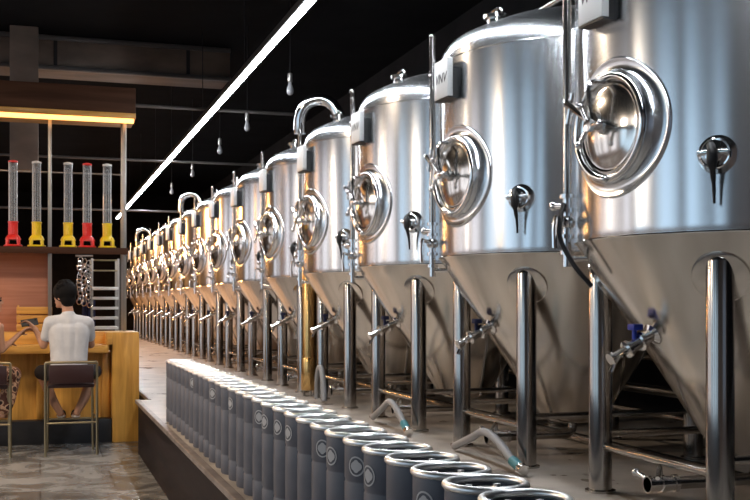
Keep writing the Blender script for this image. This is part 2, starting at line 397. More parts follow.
    tx = bpy.data.objects.new('lettering', me); COL.objects.link(tx); tx.parent = pl
    g2 = G.copy(); lx = -(G.col[1].xyz); ly = G.col[0].xyz; lz = lx.cross(ly)
    tm = Matrix((lx, ly, lz)).transposed().to_4x4(); tm.translation = G @ Vector((0.03, 0, 0.0765)); tx.matrix_local = tm
    # gauge port with a hanging black lever
    K = tank_frame(math.radians(42), 1.6, R)
    sv = obj('gauge_port', lathe(B(), [(0.085, -0.01), (0.082, 0.003), (0.055, 0.008), (0.04, 0.015), (0.04, 0.03), (0.056, 0.033), (0.056, 0.05), (0.036, 0.055), (0.03, 0.07), (0.042, 0.073), (0.042, 0.085), (0.02, 0.09), (0, 0.092)], 28, K), 'chrome', root)
    bm = B(); tube(bm, [K @ Vector(p) for p in ((0.03, 0.01, 0.08), (0.0, 0.0, 0.105), (-0.05, 0, 0.10), (-0.13, 0, 0.07), (-0.21, 0, 0.06))], [0.018, 0.022, 0.022, 0.012, 0.008, 0.006], 10, smooth=3)
    obj('lever', bm, 'black', sv); bm = B(); torus(bm, 0.058, 0.009, K @ Matrix.Translation((0, 0, 0.042)), 24, 8); ball(bm, K @ Vector((0.0, 0.062, 0.042)), 0.015, seg=8); rod(bm, K @ Vector((0.0, -0.06, 0.08)), K @ Vector((0.0, 0.06, 0.08)), 0.012)
    obj('clamp', bm, 'chrome', sv)
    # valve on the cone wall
    zc = 0.83; rc = R-0.003-(1.277-zc)*0.635; H = Vector((-rc, 0.0, zc)); d = Vector((-0.85, -0.05, -0.42)).normalized()
    bm = B(); A = axis_mat(H-d*0.03, d)
    lathe(bm, [(0.06, 0.0), (0.055, 0.03), (0.032, 0.045), (0.032, 0.085), (0.046, 0.088), (0.046, 0.108), (0.03, 0.112), (0.03, 0.17), (0.042, 0.173), (0.042, 0.19), (0.022, 0.195), (0.02, 0.27), (0.03, 0.275), (0.03, 0.29), (0, 0.292)], 20, A)
    cv = obj('cone_valve', bm, 'chrome', root)
    bm = B(); rod(bm, A @ Vector((0, 0, 0.14)), (A @ Vector((0, 0, 0.14)))+Vector((0, 0, 0.085)), 0.012)
    p = (A @ Vector((0, 0, 0.14)))+Vector((0, 0, 0.08)); box(bm, (p.x-0.022, p.y-0.03, p.z-0.01), (p.x+0.03, p.y+0.03, p.z+0.02), 0.006)
    obj('handle', bm, 'blue', cv)
    bm = B(); q = A @ Vector((0, 0, 0.24)); rod(bm, q, q+Vector((-0.04, 0.0, -0.08)), 0.012); rod(bm, q+Vector((0, -0.05, 0.0)), q+Vector((0, 0.05, 0.0)), 0.009)
    obj('spout', bm, 'chrome', cv)
    # bottom outlet with butterfly valve
    bm = B(); tube(bm, [(0, 0, 0.21), (0, 0, 0.16), (-0.03, 0, 0.125), (-0.09, 0, 0.12), (-0.5, 0, 0.12)], 0.03, 12, smooth=3)
    op = obj('outlet_pipe', bm, 'leg', root)
    bm = B()
    for x in (-0.46, -0.53, -0.6): rod(bm, (x, 0, 0.12), (x-0.02, 0, 0.12), 0.042, seg=18)
    rod(bm, (-0.48, 0, 0.12), (-0.62, 0, 0.12), 0.036); rod(bm, (-0.55, 0, 0.12), (-0.55, 0, 0.2), 0.012)
    tube(bm, [(-0.55, 0, 0.2), (-0.58, -0.04, 0.205), (-0.64, -0.12, 0.17)], 0.011, 8, smooth=3)
    rod(bm, (-0.58, 0.0, 0.12), (-0.58, 0.16, 0.15), 0.016); ball(bm, (-0.58, 0.16, 0.15), 0.024, seg=10)
    obj('outlet_valve', bm, 'chrome', op)
    # cleaning pipe left of the door
    psp = math.radians(-22); n = Vector((-math.cos(psp), -math.sin(psp), 0))
    P = n*0.925
    bm = B(); rod(bm, (P.x, P.y, 1.5), (P.x, P.y, 2.76), 0.021, seg=14); ball(bm, (P.x, P.y, 2.76), 0.022, seg=10)
    cp = obj('cleaning_pipe', bm, 'leg', root)
    for z in (2.5,): bm = B(); rod(bm, n*0.87+Vector((0, 0, z)), P+Vector((0, 0, z)), 0.012); torus(bm, 0.024, 0.006, Matrix.Translation((P.x, P.y, z)), 16, 6); obj('pipe_clip', bm, 'leg', cp)
    bm = B()
    for z in (1.5, 1.43, 1.3, 1.22): lathe(bm, [(0.02, 0), (0.036, 0), (0.036, 0.02), (0.02, 0.02)], 16, Matrix.Translation((P.x, P.y, z)))
    rod(bm, (P.x, P.y, 1.16), (P.x, P.y, 1.52), 0.021); ball(bm, (P.x, P.y, 1.38), 0.042, sz=0.9, seg=12)
    rod(bm, (P.x, P.y, 1.38), (P.x-0.09, P.y-0.05, 1.4), 0.012); tube(bm, [(P.x-0.09, P.y-0.05, 1.4), (P.x-0.1, P.y-0.055, 1.34), (P.x-0.095, P.y-0.05, 1.25)], 0.012, 8)
    rod(bm, (P.x, P.y, 1.46), (P.x-0.02, P.y+0.1, 1.47), 0.016); ball(bm, (P.x-0.02, P.y+0.1, 1.47), 0.026, seg=10)
    rod(bm, (P.x, P.y, 1.2), (n*0.82).to_tuple()[:2]+(1.2,), 0.016)
    obj('pipe_valve', bm, 'chrome', cp)
    # dome fittings
    fz = z_+0.085
    bm = B(); lathe(bm, [(0.06, fz-0.08), (0.06, fz+0.03), (0.085, fz+0.032), (0.085, fz+0.055), (0.05, fz+0.065), (0, fz+0.068)], 28, Matrix.Translation((-0.54, 0.02, 0)))
    tf = obj('top_fitting', bm, 'chrome', root)
    bm = B(); tube(bm, [(-0.54, -0.06, fz+0.05), (-0.54, -0.06, fz+0.08), (-0.54, 0.0, fz+0.095), (-0.54, 0.08, fz+0.095), (-0.54, 0.12, fz+0.07), (-0.54, 0.11, fz+0.045)], 0.011, 8, smooth=3)
    obj('fitting_handle', bm, 'chrome', tf)
    bm = B(); rod(bm, (0.2, 0.1, topz-0.09), (0.2, 0.1, topz+0.05), 0.025); lathe(bm, [(0.02, 0), (0.045, 0), (0.045, 0.02), (0.02, 0.02)], 16, Matrix.Translation((0.2, 0.1, topz+0.03)))
    obj('pressure_valve', bm, 'chrome', root)
    return root, P
ORD = ['first', 'second', 'third', 'fourth', 'fifth', 'sixth', 'seventh', 'eighth', 'ninth', 'tenth', 'eleventh', 'twelfth', 'thirteenth', 'fourteenth', 'fifteenth', 'sixteenth',
       'seventeenth', 'eighteenth', 'nineteenth', 'twentieth', 'twenty-first', 'twenty-second', 'twenty-third', 'twenty-fourth', 'twenty-fifth', 'twenty-sixth', 'twenty-seventh', 'twenty-eighth', 'twenty-ninth', 'thirtieth']
TX, TY, TD = 3.355, 4.34, 1.88
proto, CP = make_tank()
tanks = [proto]
for i in range(1, 16): tanks.append(copy_tree(proto, None, ('lettering',) if i > 2 else ()))
tl = ['largest steel fermentation tank, cut off by the right edge of the photo',
      'second steel fermentation tank in the row, grey hose by its front leg',
      'third steel fermentation tank in the row, white plate beside its upright pipe',
      'fourth steel fermentation tank in the row, tall white-lit hooked pipe beside it',
      'fifth steel fermentation tank in the row, just past the hooked pipe']
for i, t in enumerate(tanks):
    t.location = (TX, TY+TD*i, PZ)
    t['label'] = tl[i] if i < 5 else '%s conical steel fermentation tank, counting from the largest one' % ORD[i]
    if i == 8: t['label'] = 'ninth steel fermentation tank from the largest, a hooked pipe above it'
    if i == 13: t['label'] = 'fourteenth steel fermentation tank, under the farthest hooked pipe'
    if i == 15: t['label'] = 'last and smallest-looking steel fermentation tank at the far end of the row'
for t in tanks[1:]:
    for c in kids(t):
        if c.name.startswith('cone_valve'):
            for h in kids(c):
                if h.name.startswith('handle'): h.material_slots[0].link = 'OBJECT'; h.material_slots[0].material = M['navy']
for i in (3, 8, 13):            # tall hooked pipe that bends over the dome
    x, y = CP.x, CP.y
    bm = B(); pts = [(x, y, 2.7), (x, y, 2.84)]
    for k in range(1, 9): a = PI*k/8*0.86; pts.append((x+0.18-0.18*math.cos(a), y-0.02*k, 2.84+0.2*math.sin(a)))
    pts.append((x+0.42, y-0.22, 2.7))
    tube(bm, pts, 0.06, 14); o = obj('hooked_pipe', bm, 'chrome', tanks[i])

# cable on the nearest tank
bm = B(); p = Vector((TX, TY, PZ)) + CP
tube(bm, [p+Vector((-0.03, -0.02, 1.47)), p+Vector((-0.06, -0.05, 1.40)), p+Vector((-0.07, -0.06, 1.30)), p+Vector((-0.02, -0.1, 1.17)), p+Vector((0.06, -0.14, 1.06))], 0.012, 8, smooth=5)
o = obj('cable', bm, 'black', None); tag(o, 'black cable hanging from the pipe valve of the largest tank', 'cable')

gc = thing('filter_column', 'amber-gold cylindrical column standing by the fourth tank under the hooked pipe', 'column', (2.75, 10.93, PZ))
obj('lower_drum', lathe(B(), [(0, 0.06), (0.085, 0.06), (0.09, 0.07), (0.09, 0.40), (0.086, 0.41), (0, 0.41)], 28), 'gold', gc)
obj('upper_drum', lathe(B(), [(0.078, 0.41), (0.078, 1.4), (0.06, 1.44), (0.02, 1.46), (0.02, 1.5), (0, 1.5)], 28), 'gold', gc)
for a in (0.5, 2.6, 4.7): obj('foot', rod(B(), (0.06*math.cos(a), 0.06*math.sin(a), 0), (0.06*math.cos(a), 0.06*math.sin(a), 0.06), 0.014), 'leg', gc)
# pipework behind and over the tanks
def pipe_run(name, pts, r, label, cat='pipe', mt='leg', group=None):
    return tag(obj(name, tube(B(), pts, r, 12), mt), label, cat, group)
pipe_run('header_pipe', [(3.27, 1.5, PZ+2.99), (3.27, 33, PZ+2.99)], 0.03, 'long thin steel pipe running above the tank domes', mt='leg')
pipe_run('manifold_pipe', [(4.62, 1.5, PZ+0.30), (4.62, 33, PZ+0.30)], 0.04, 'low steel pipe running behind the tank legs near the wall', group='manifold pipes behind the tanks')
pipe_run('manifold_pipe', [(4.75, 1.5, PZ+0.55), (4.75, 33, PZ+0.55)], 0.035, 'upper steel pipe running behind the tank legs near the wall', group='manifold pipes behind the tanks')
pipe_run('product_pipe', [(3.62, 1.5, PZ+0.035), (3.62, 33, PZ+0.035)], 0.03, 'steel pipe lying low on the platform under the tank cones')

# ------------------------------------------------------------------ kegs
def make_keg():
    k = thing('keg', 'x', 'keg', (0, 0, 0), 0, 'slim grey kegs standing in a row')
    r = 0.108; hgt = 0.514
    prof = [(0, 0.03), (r-0.014, 0.03), (r-0.012, 0.0), (r-0.003, 0.0), (r, 0.008), (r, 0.1), (r-0.004, 0.106), (r-0.004, 0.114), (r, 0.12), (r, 0.36), (r-0.003, 0.366), (r-0.003, 0.372), (r, 0.378), (r, 0.49), (r-0.003, 0.497),
            (r-0.008, 0.497), (r-0.01, 0.47), (r-0.03, 0.462), (0.03, 0.468), (0, 0.468)]
    obj('body', lathe(B(), prof, 40), 'keg', k)
    bm = B(); torus(bm, r-0.004, 0.0115, Matrix.Translation((0, 0, hgt-0.0115)), 40, 10)
    obj('rim', bm, 'rim', k)
    bm = B(); lathe(bm, [(r-0.012, 0.474), (r-0.03, 0.468), (0.045, 0.474), (0.036, 0.474), (0.034, 0.492), (0.026, 0.496), (0.022, 0.489), (0, 0.489)], 24)
    for a in (0.5, 2.6, 4.7): box(bm, (-0.008, -0.006, 0.47), (0.008, 0.006, 0.5), 0, Matrix.Rotation(a, 4, 'Z') @ Matrix.Translation((0.045, 0, 0)))
    obj('spear_valve', bm, 'rim', k)
    # oval badge wrapped on the side facing the hall
    a0 = math.radians(205); bm = B()
    def on(u, v, off): a = a0+u/r; return ((r+off)*math.cos(a), (r+off)*math.sin(a), 0.425+v)
    def oval(ru0, rv0, ru1, rv1, off):
        n = 28; A_ = [bm.verts.new(on(ru0*math.cos(2*PI*i/n), rv0*math.sin(2*PI*i/n), off)) for i in range(n)]
        if ru1 > 0:
            C_ = [bm.verts.new(on(ru1*math.cos(2*PI*i/n), rv1*math.sin(2*PI*i/n), off)) for i in range(n)]; ring_faces(bm, A_, C_)
        else: bm.faces.new(A_)
    oval(0.034, 0.034, 0.0285, 0.0285, 0.0016)
    oval(0.024, 0.017, 0.0, 0.0, 0.0014); oval(0.015, 0.022, 0.0, 0.0, 0.0015)
    obj('badge', bm, 'badge', k)
    return k
kp = make_keg(); kegs = [kp]
NK = 30; KY0 = 2.05; KD = 0.2345
nobadge = {4, 9, 14, 15, 17, 18, 20, 21, 22, 24, 25, 26, 27, 28, 29}
for i in range(1, NK): kegs.append(copy_tree(kp, None, ('badge',) if i in nobadge else ()))
for i, k in enumerate(kegs):
    k.location = (1.106+random.uniform(-0.004, 0.004), KY0+KD*i, PZ); k.rotation_euler.z = random.uniform(-0.25, 0.25)
    k['label'] = '%s slim grey keg of the row along the kerb, counting from the camera end' % ORD[i]
kegs[-1]['label'] = 'last slim grey keg at the bar end of the row'

# ------------------------------------------------------------------ hoses on the platform
def hose(label, pts, r=0.022, coup=True):
    h = thing('hose', label, 'hose', pts[0], 0, 'grey hoses under the tanks'); o0 = Vector(pts[0])
    L_ = [Vector(p)-o0 for p in pts]
    ho = obj('tubing', tube(B(), L_, r, 12, smooth=6), 'hose', h)
    if coup:
        d = (L_[-2]-L_[-1]).normalized(); bm = B(); rod(bm, L_[-1]+d*0.02, L_[-1]+d*0.14, r*1.25); obj('coupling', bm, 'teal', h)
        bm = B(); rod(bm, L_[-1]-d*0.01, L_[-1]+d*0.03, r*1.4); obj('end_fitting', bm, 'chrome', h)
    return h
z = PZ
hose('grey hose arching between the front legs of the second tank', [(2.63, 6.5, z+0.03), (2.62, 6.2, z+0.12), (2.62, 5.99, z+0.185), (2.61, 5.75, z+0.15), (2.60, 5.55, z+0.075), (2.60, 5.40, z+0.035)], 0.025)
hose('grey hose bending down by the front leg of the third tank', [(2.63, 8.3, z+0.04), (2.62, 8.02, z+0.14), (2.61, 7.8, z+0.215), (2.60, 7.6, z+0.17), (2.59, 7.42, z+0.09), (2.58, 7.28, z+0.035)], 0.025)
hose('short pale hose looped upright by the fourth tank', [(2.67, 10.3, z+0.03), (2.66, 10.25, z+0.22), (2.65, 10.15, z+0.34), (2.65, 10.05, z+0.33), (2.65, 9.98, z+0.2), (2.65, 9.94, z+0.03)], 0.028, False)
# hose trailing along the platform behind the kegs
o = obj('drain_hose', tube(B(), [(2.3, 2.6, z+0.02), (2.25, 4.0, z+0.02), (2.35, 5.2, z+0.02), (2.2, 6.4, z+0.02), (2.3, 7.6, z+0.02), (2.2, 9.0, z+0.02), (2.3, 11.0, z+0.02)], 0.018, 10, smooth=8), 'hose')
tag(o, 'long thin grey hose trailing on the platform behind the kegs', 'hose')

# ------------------------------------------------------------------ ceiling: LED line, duct, pipes, pendant lamps
led = thing('linear_light', 'long thin white light line hanging over the tank row', 'light', (2.06, 0, 3.95))
obj('housing', box(B(), (-0.045, 1.5, 0.006), (0.045, 30.2, 0.07), 0.005), 'lampblack', led)
obj('diffuser', box(B(), (-0.029, 1.5, -0.016), (0.029, 30.2, 0.006), 0.004), 'ledc', led)
for y in (2, 5, 8, 11, 14, 17.5, 20, 23, 26, 29): obj('suspension_rod', rod(B(), (0, y, 0.07), (0, y, CZ-3.955), 0.005, seg=6), 'lampblack', led)

d = thing('air_duct', 'wide brown air duct crossing below the black ceiling', 'duct', (0, 15.0, 0))
obj('duct_body', box(B(), (-6, 0, 4.75), (2.6, 0.7, 5.17), 0.01), 'duct', d)
bm = B()
for zz in (4.75, 5.16): box(bm, (-6, -0.06, zz-0.03), (2.6, 0.0, zz+0.03), 0.005)
obj('rail', bm, 'pipe', d)
bm = B()
for x in (-3.4, -1.6, 0.2, 2.0): box(bm, (x-0.025, -0.012, 4.78), (x+0.025, 0, 5.13))
obj('joint', bm, 'iron', d, smooth=False)
c = thing('timber_post', 'brown boxed post hanging from the ceiling at upper left', 'post', (-0.18, 14.6, 0))
obj('post_body', box(B(), (-0.2, 0, 3.3), (0.16, 0.3, 5.2), 0.01), 'duct', c)
obj('bracket', box(B(), (-0.3, -0.02, 4.35), (0.26, 0.0, 4.45), 0.005), 'iron', c)
def cpipe(y, x0, x1, zz, r, label): pipe_run('ceiling_pipe', [(x0, y, zz), (x1, y, zz)], r, label, mt='pipe', group='thin pipes below the ceiling')
cpipe(14.0, -6, 3.4, 4.12, 0.022, 'thin ceiling pipe just below the brown air duct')
cpipe(18.0, -6, 4.6, 3.95, 0.022, 'thin ceiling pipe beyond the beer towers, upper one')
cpipe(22.0, -6, 4.6, 3.45, 0.022, 'lower thin pipe crossing above the far tanks')
pipe_run('conduit', [(3.1, 12, CZ-0.032), (3.1, 20, CZ-0.032)], 0.03, 'dark conduit running lengthwise under the ceiling near the pendants', mt='pipe')
def make_pendant():
    p = thing('pendant_lamp', 'x', 'lamp', (0, 0, 0), 0, 'small pendant lamps in a line')
    obj('cord', rod(B(), (0, 0, 0.13), (0, 0, CZ-3.85), 0.005, seg=6), 'lampblack', p)
    obj('socket', lathe(B(), [(0.012, 0.2), (0.025, 0.19), (0.028, 0.11), (0.022, 0.1), (0, 0.1)], 14), 'frame', p)
    obj('bulb', lathe(B(), [(0.016, 0.1), (0.022, 0.07), (0.036, 0.03), (0.04, 0.0), (0.033, -0.028), (0.016, -0.042), (0, -0.045)], 16), 'bulb', p)
    return p
pp = make_pendant(); pend = [pp]+[copy_tree(pp) for _ in range(4)]
for i, y in enumerate((11.2, 13.7, 15.9, 18.9, 22.0)):
    pend[i].location = (2.60, y, 3.85)
    pend[i]['label'] = ['nearest small pendant bulb, highest in the photo', 'second pendant bulb from the camera, right of the light line', 'third pendant bulb from the camera, right of the light line', 'fourth pendant bulb from the camera, above the far tanks', 'farthest pendant bulb in the line'][i]

# ------------------------------------------------------------------ bar
bar = thing('bar_counter', 'honey-coloured wooden bar counter with a dark plinth', 'bar counter', (0, 11.92, 0))
obj('counter_top', box(B(), (-2.2, -0.03, 0.99), (0.72, 0.42, 1.08), 0.006), 'honeyh', bar)
obj('ledge', box(B(), (-2.2, 0.40, 1.0), (1.05, 0.8, 1.215), 0.008), 'honeyh', bar)
obj('end_post', box(B(), (0.76, 0.0, 0.0), (1.05, 0.42, 1.215), 0.008), 'honey', bar)
obj('front_panel', box(B(), (-2.2, 0.22, 0.0), (0.76, 0.3, 0.99), 0.0), 'honey', bar)
obj('end_shelf', box(B(), (0.70, -0.02, 1.08), (0.76, 0.42, 1.215), 0.004), 'honeyh', bar)
obj('plinth', box(B(), (-2.2, 0.04, 0.0), (0.755, 0.22, 0.26), 0.005), 'plinth', bar)
for x in (-1.4, -0.7, 0.0, 0.7): bm = B(); box(bm, (x-0.04, 0.18, 0.26), (x+0.04, 0.22, 0.99), 0.004); obj('batten', bm, 'honey', bar)

# hanging shelf frame with canopy over the bar
sh = thing('bar_shelf_frame', 'steel shelf frame with a brown canopy and warm light strip over the bar', 'shelf', (0, 12.36, 0))
for x in (-0.95, 0.105, 0.925):
    obj('post', box(B(), (x-0.02, 0.0, 1.215), (x+0.02, 0.04, 3.64), 0.003), 'frame', sh)
    obj('rear_post', box(B(), (x-0.02, 0.31, 1.215), (x+0.02, 0.35, 3.64), 0.003), 'frame', sh)
obj('shelf_board', box(B(), (-1.0, -0.02, 2.13), (0.96, 0.37, 2.17), 0.004), 'brown', sh)
can = obj('canopy', box(B(), (-1.2, -0.12, 3.70), (1.04, 0.52, 3.99), 0.006), 'brown', sh)
obj('soffit', box(B(), (-1.2, -0.13, 3.64), (1.04, 0.53, 3.70), 0.003), 'honeyh', can)
obj('light_strip', box(B(), (-1.18, -0.11, 3.595), (1.02, -0.05, 3.64)), 'ledw', can)
obj('shelf_lip', box(B(), (-1.0, -0.035, 2.095), (0.96, -0.02, 2.17), 0.003), 'brown', sh)  # lip added to hide the glowing strip behind it
obj('light_strip', box(B(), (-0.95, 0.0, 2.116), (0.92, 0.02, 2.129)), 'ledw', sh)  # added hidden glow that brightens the back panel, not a lamp of the bar
obj('back_panel', box(B(), (-1.0, 0.36, 1.215), (0.13, 0.39, 2.13), 0.003), 'salmon', sh)
obj('crossbar', rod(B(), (-0.95, 0.33, 3.05), (0.92, 0.33, 3.05), 0.01), 'frame', sh)

def make_tower(colr):
    t = thing('beer_tower', 'x', 'drink dispenser', (0, 0, 0), 0, 'clear tube drink dispensers on the bar shelf')
    bm = B(); lathe(bm, [(0.052, 0.13), (0.052, 0.27), (0.058, 0.272), (0.058, 0.285), (0.044, 0.285), (0.044, 0.13), (0, 0.13)], 24)
    lathe(bm, [(0.05, 0.14), (0.07, 0.12), (0.085, 0.09), (0.085, 0.08), (0.06, 0.085), (0.04, 0.1)], 24)
    for k in range(4):
        a = PI/4+k*PI/2; c, s = math.cos(a), math.sin(a)
        tube(bm, [(0.06*c, 0.06*s, 0.115), (0.08*c, 0.08*s, 0.07), (0.088*c, 0.088*s, 0.012)], [0.022, 0.02, 0.018], 8, smooth=3)
    torus(bm, 0.088, 0.013, Matrix.Translation((0, 0, 0.013)), 28, 8)
    b = obj('base', bm, colr, t)
    bm = B(); rod(bm, (0, -0.05, 0.18), (0, -0.1, 0.18), 0.012); rod(bm, (0, -0.095, 0.2), (0, -0.095, 0.14), 0.01); box(bm, (-0.008, -0.115, 0.2), (0.008, -0.085, 0.235), 0.002)
    obj('tap', bm, colr, b)
    obj('tube', lathe(B(), [(0.049, 0.28), (0.049, 0.95), (0.045, 0.95), (0.045, 0.28)], 24), 'clear', t)
    obj('ice_tube', lathe(B(), [(0.014, 0.285), (0.014, 0.9), (0, 0.91)], 12), 'clear', t)
    obj('lid', lathe(B(), [(0.05, 0.945), (0.053, 0.946), (0.053, 0.965), (0.02, 0.975), (0, 0.976)], 24), 'white' if colr == 'yellow' else 'red', t)
    return t
ry = make_tower('yellow'); rr = make_tower('red')
tow = [(rr, 13, 'red-based clear tube drink dispenser, leftmost on the bar shelf'), (ry, 36.5, 'yellow-based drink dispenser left of the thin steel post'), (None, 68, 'yellow-based drink dispenser just right of the thin steel post'),
       (None, 87, 'red-based drink dispenser standing between two yellow ones'), (None, 107, 'yellow-based drink dispenser at the right end of the shelf')]
for i, (o, px, lb) in enumerate(tow):
    if o is None: o = copy_tree(ry if i != 3 else rr)
    o.location = ((px-40)*(12.47*0.953)/(1101-(px-40)*0.302), 12.47, 2.17); o['label'] = lb

# wooden crate on the ledge
cr = thing('wooden_crate', 'small slatted orange-wood crate on the bar ledge', 'crate', (-0.06, 12.52, 1.215))
for k in range(3): obj('slat_board', box(B(), (-0.19, -0.13, 0.01+k*0.095), (0.19, -0.115, 0.09+k*0.095), 0.003), 'honeyh', cr); obj('slat_board', box(B(), (-0.19, 0.115, 0.01+k*0.095), (0.19, 0.13, 0.09+k*0.095), 0.003), 'honeyh', cr)
for s in (-1, 1): obj('end_board', box(B(), (0.175*s-0.008, -0.115, 0.0), (0.175*s+0.008, 0.115, 0.3), 0.003), 'honeyh', cr)
obj('crate_floor', box(B(), (-0.167, -0.115, 0.0), (0.167, 0.115, 0.012)), 'honeyh', cr)

# steel rack behind the bar
rk = thing('steel_rack', 'pale steel rack with five slatted bars behind the bar', 'rack', (0.78, 13.6, 0))
for s in (-1, 1):
    for yy in (0, 0.4): obj('upright', box(B(), (0.16*s-0.014, yy-0.014, 0), (0.16*s+0.014, yy+0.014, 2.1), 0.002), 'frame', rk)
for k in range(5): obj('slatted_shelf', box(B(), (-0.16, -0.02, 1.21+k*0.125), (0.16, 0.42, 1.245+k*0.125), 0.003), 'white', rk)
for zz in (1.95, 2.08): obj('cross_rod', rod(B(), (-0.16, 0, zz), (0.16, 0, zz), 0.01), 'brass', rk)
hb = tag(obj('hanging_chain_bundle', B(), 'chrome'), 'bundle of shiny steel links hanging beside the rack', 'chain')
bm = B()
for q in range(3):
    for k in range(11):
        mx = Matrix.Translation((0.47+q*0.055+random.uniform(-.012, .012), 13.56+random.uniform(-.03, .03), 2.08-k*0.052-0.02*q)) @ Matrix.Rotation(PI/2, 4, 'X') @ Matrix.Rotation(0.8*(k % 2)+random.uniform(-.3, .3), 4, 'Y') @ Matrix.Rotation(random.uniform(-.5, .5), 4, 'Z')
        torus(bm, 0.028, 0.007, mx, 14, 6, 1, 1.3)
bm.to_mesh(hb.data); bm.free(); hb.location = (0, 0, 0)
bmx = B(); rod(bmx, (0.42, 13.58, 2.13), (0.63, 13.58, 2.13), 0.012); obj('hook_rail', bmx, 'frame', hb)
ap = obj('apron', B(), 'navy'); bm = B()
n = 16
rows = []
for j in range(7):
    zz = 1.62-j*0.1; rows.append([bm.verts.new((0.50+0.16*i/n, 13.62+0.02*math.sin(i*1.3+j*0.3), zz)) for i in range(n+1)])
for a, b in zip(rows, rows[1:]):
    for i in range(n): bm.faces.new((a[i], a[i+1], b[i+1], b[i]))
for f in bm.faces: f.smooth = True
bm.to_mesh(ap.data); bm.free(); ap.modifiers.new('thick', 'SOLIDIFY').thickness = 0.012
tag(ap, 'navy cloth hanging below the steel links', 'cloth')

# ------------------------------------------------------------------ stools
def make_stool():
    s = thing('bar_stool', 'x', 'bar stool', (0, 0, 0), 0, 'low-backed bar stools')
    for sx in (-1, 1):
        bm = B(); tube(bm, [(0.25*sx, -0.22, 0.0), (0.25*sx, -0.21, 0.5), (0.25*sx, -0.2, 0.72), (0.25*sx, -0.235, 0.93), (0.235*sx, -0.237, 0.945)], 0.0135, 10)
        obj('leg', bm, 'brass', s)
        obj('leg', tube(B(), [(0.23*sx, 0.2, 0.0), (0.22*sx, 0.18, 0.68)], 0.0135, 10), 'brass', s)
    obj('back_rail', rod(B(), (-0.24, -0.237, 0.94), (0.24, -0.237, 0.94), 0.0135), 'brass', s)
    obj('seat', box(B(), (-0.225, -0.19, 0.68), (0.225, 0.2, 0.725), 0.015), 'maroon', s)
    obj('backrest', box(B(), (-0.215, -0.243, 0.73), (0.215, -0.212, 0.915), 0.008), 'maroon', s)
    for y, zz in ((0.195, 0.33), (-0.213, 0.33)): obj('footrest', rod(B(), (-0.24, y, zz), (0.24, y, zz), 0.011), 'brass', s)
    for sx in (-1, 1): obj('side_bar', rod(B(), (0.245*sx, -0.21, 0.38), (0.228*sx, 0.19, 0.38), 0.01), 'brass', s)
    return s
st = make_stool(); st2 = copy_tree(st)
st.location = (0.30, 11.22, 0); st['label'] = 'maroon-backed bar stool under the man in the pale T-shirt'
st2.location = (-0.53, 11.25, 0); st2['label'] = 'bar stool under the woman at the left edge'

# ------------------------------------------------------------------ people
def solid(name, bm, material, parent, voxel=0.008, smooth=4):
    """merge overlapping pieces into one continuous skin"""
    me = bpy.data.meshes.new(name+'_t'); bm.to_mesh(me); bm.free(); t = bpy.data.objects.new(name+'_t', me); COL.objects.link(t)
    r = t.modifiers.new('r', 'REMESH'); r.mode = 'VOXEL'; r.voxel_size = voxel; r.use_smooth_shade = True
    s = t.modifiers.new('s', 'SMOOTH'); s.iterations = smooth; s.factor = 0.5
    dg = bpy.context.evaluated_depsgraph_get(); dg.update()
    m2 = bpy.data.meshes.new_from_object(t.evaluated_get(dg)); bpy.data.objects.remove(t); m2.name = name
    m2.materials.clear(); m2.materials.append(M[material]); m2.polygons.foreach_set('use_smooth', [True]*len(m2.polygons))
    o = bpy.data.objects.new(name, m2); COL.objects.link(o)
    if parent is not None: o.parent = parent
    return o
def limb(bm, pts, rads):
    for (a, b, r0, r1) in zip(pts, pts[1:], rads, rads[1:]):
        rod(bm, a, b, r0, r1, 16); ball(bm, a, r0); ball(bm, b, r1)
def ell(bm, c, rx, ry, rz, rot=None): ball(bm, c, 1.0, rx, ry, rz, 20, rot)
def head(bm, c, yaw):
    """head centred at c facing yaw (0 = +Y)"""
    Rz = Matrix.Rotation(yaw, 3, 'Z'); c = Vector(c)
    ell(bm, c+Rz @ Vector((0, -0.01, 0.025)), 0.076, 0.095, 0.095, Rz)
    ell(bm, c+Rz @ Vector((0, 0.03, -0.04)), 0.058, 0.062, 0.075, Rz)
    rod(bm, c+Rz @ Vector((0, 0.09, 0.015)), c+Rz @ Vector((0, 0.108, -0.02)), 0.01, 0.016, 10)
    ell(bm, c+Rz @ Vector((0, 0.104, -0.022)), 0.017, 0.013, 0.011, Rz)
    ell(bm, c+Rz @ Vector((0, 0.086, -0.058)), 0.026, 0.012, 0.013, Rz)
    ell(bm, c+Rz @ Vector((0, 0.072, -0.095)), 0.026, 0.022, 0.02, Rz)
    for s in (-1, 1): ell(bm, c+Rz @ Vector((0.078*s, -0.012, -0.005)), 0.012, 0.022, 0.032, Rz)
def face_parts(root, c, yaw):
    Rz = Matrix.Rotation(yaw, 3, 'Z'); c = Vector(c)
    for s in (-1, 1):
        obj('eye', ball(B(), c+Rz @ Vector((0.031*s, 0.082, 0.008)), 0.0115, seg=12), 'eye', root)
        bm = B(); tube(bm, [c+Rz @ Vector((0.016*s, 0.092, 0.03)), c+Rz @ Vector((0.034*s, 0.088, 0.036)), c+Rz @ Vector((0.052*s, 0.074, 0.028))], 0.005, 6); obj('eyebrow', bm, 'hair', root)
    bm = B(); ball(bm, c+Rz @ Vector((0, 0.096, -0.058)), 1, 0.022, 0.006, 0.007, 12, Rz); obj('mouth', bm, 'lips', root)
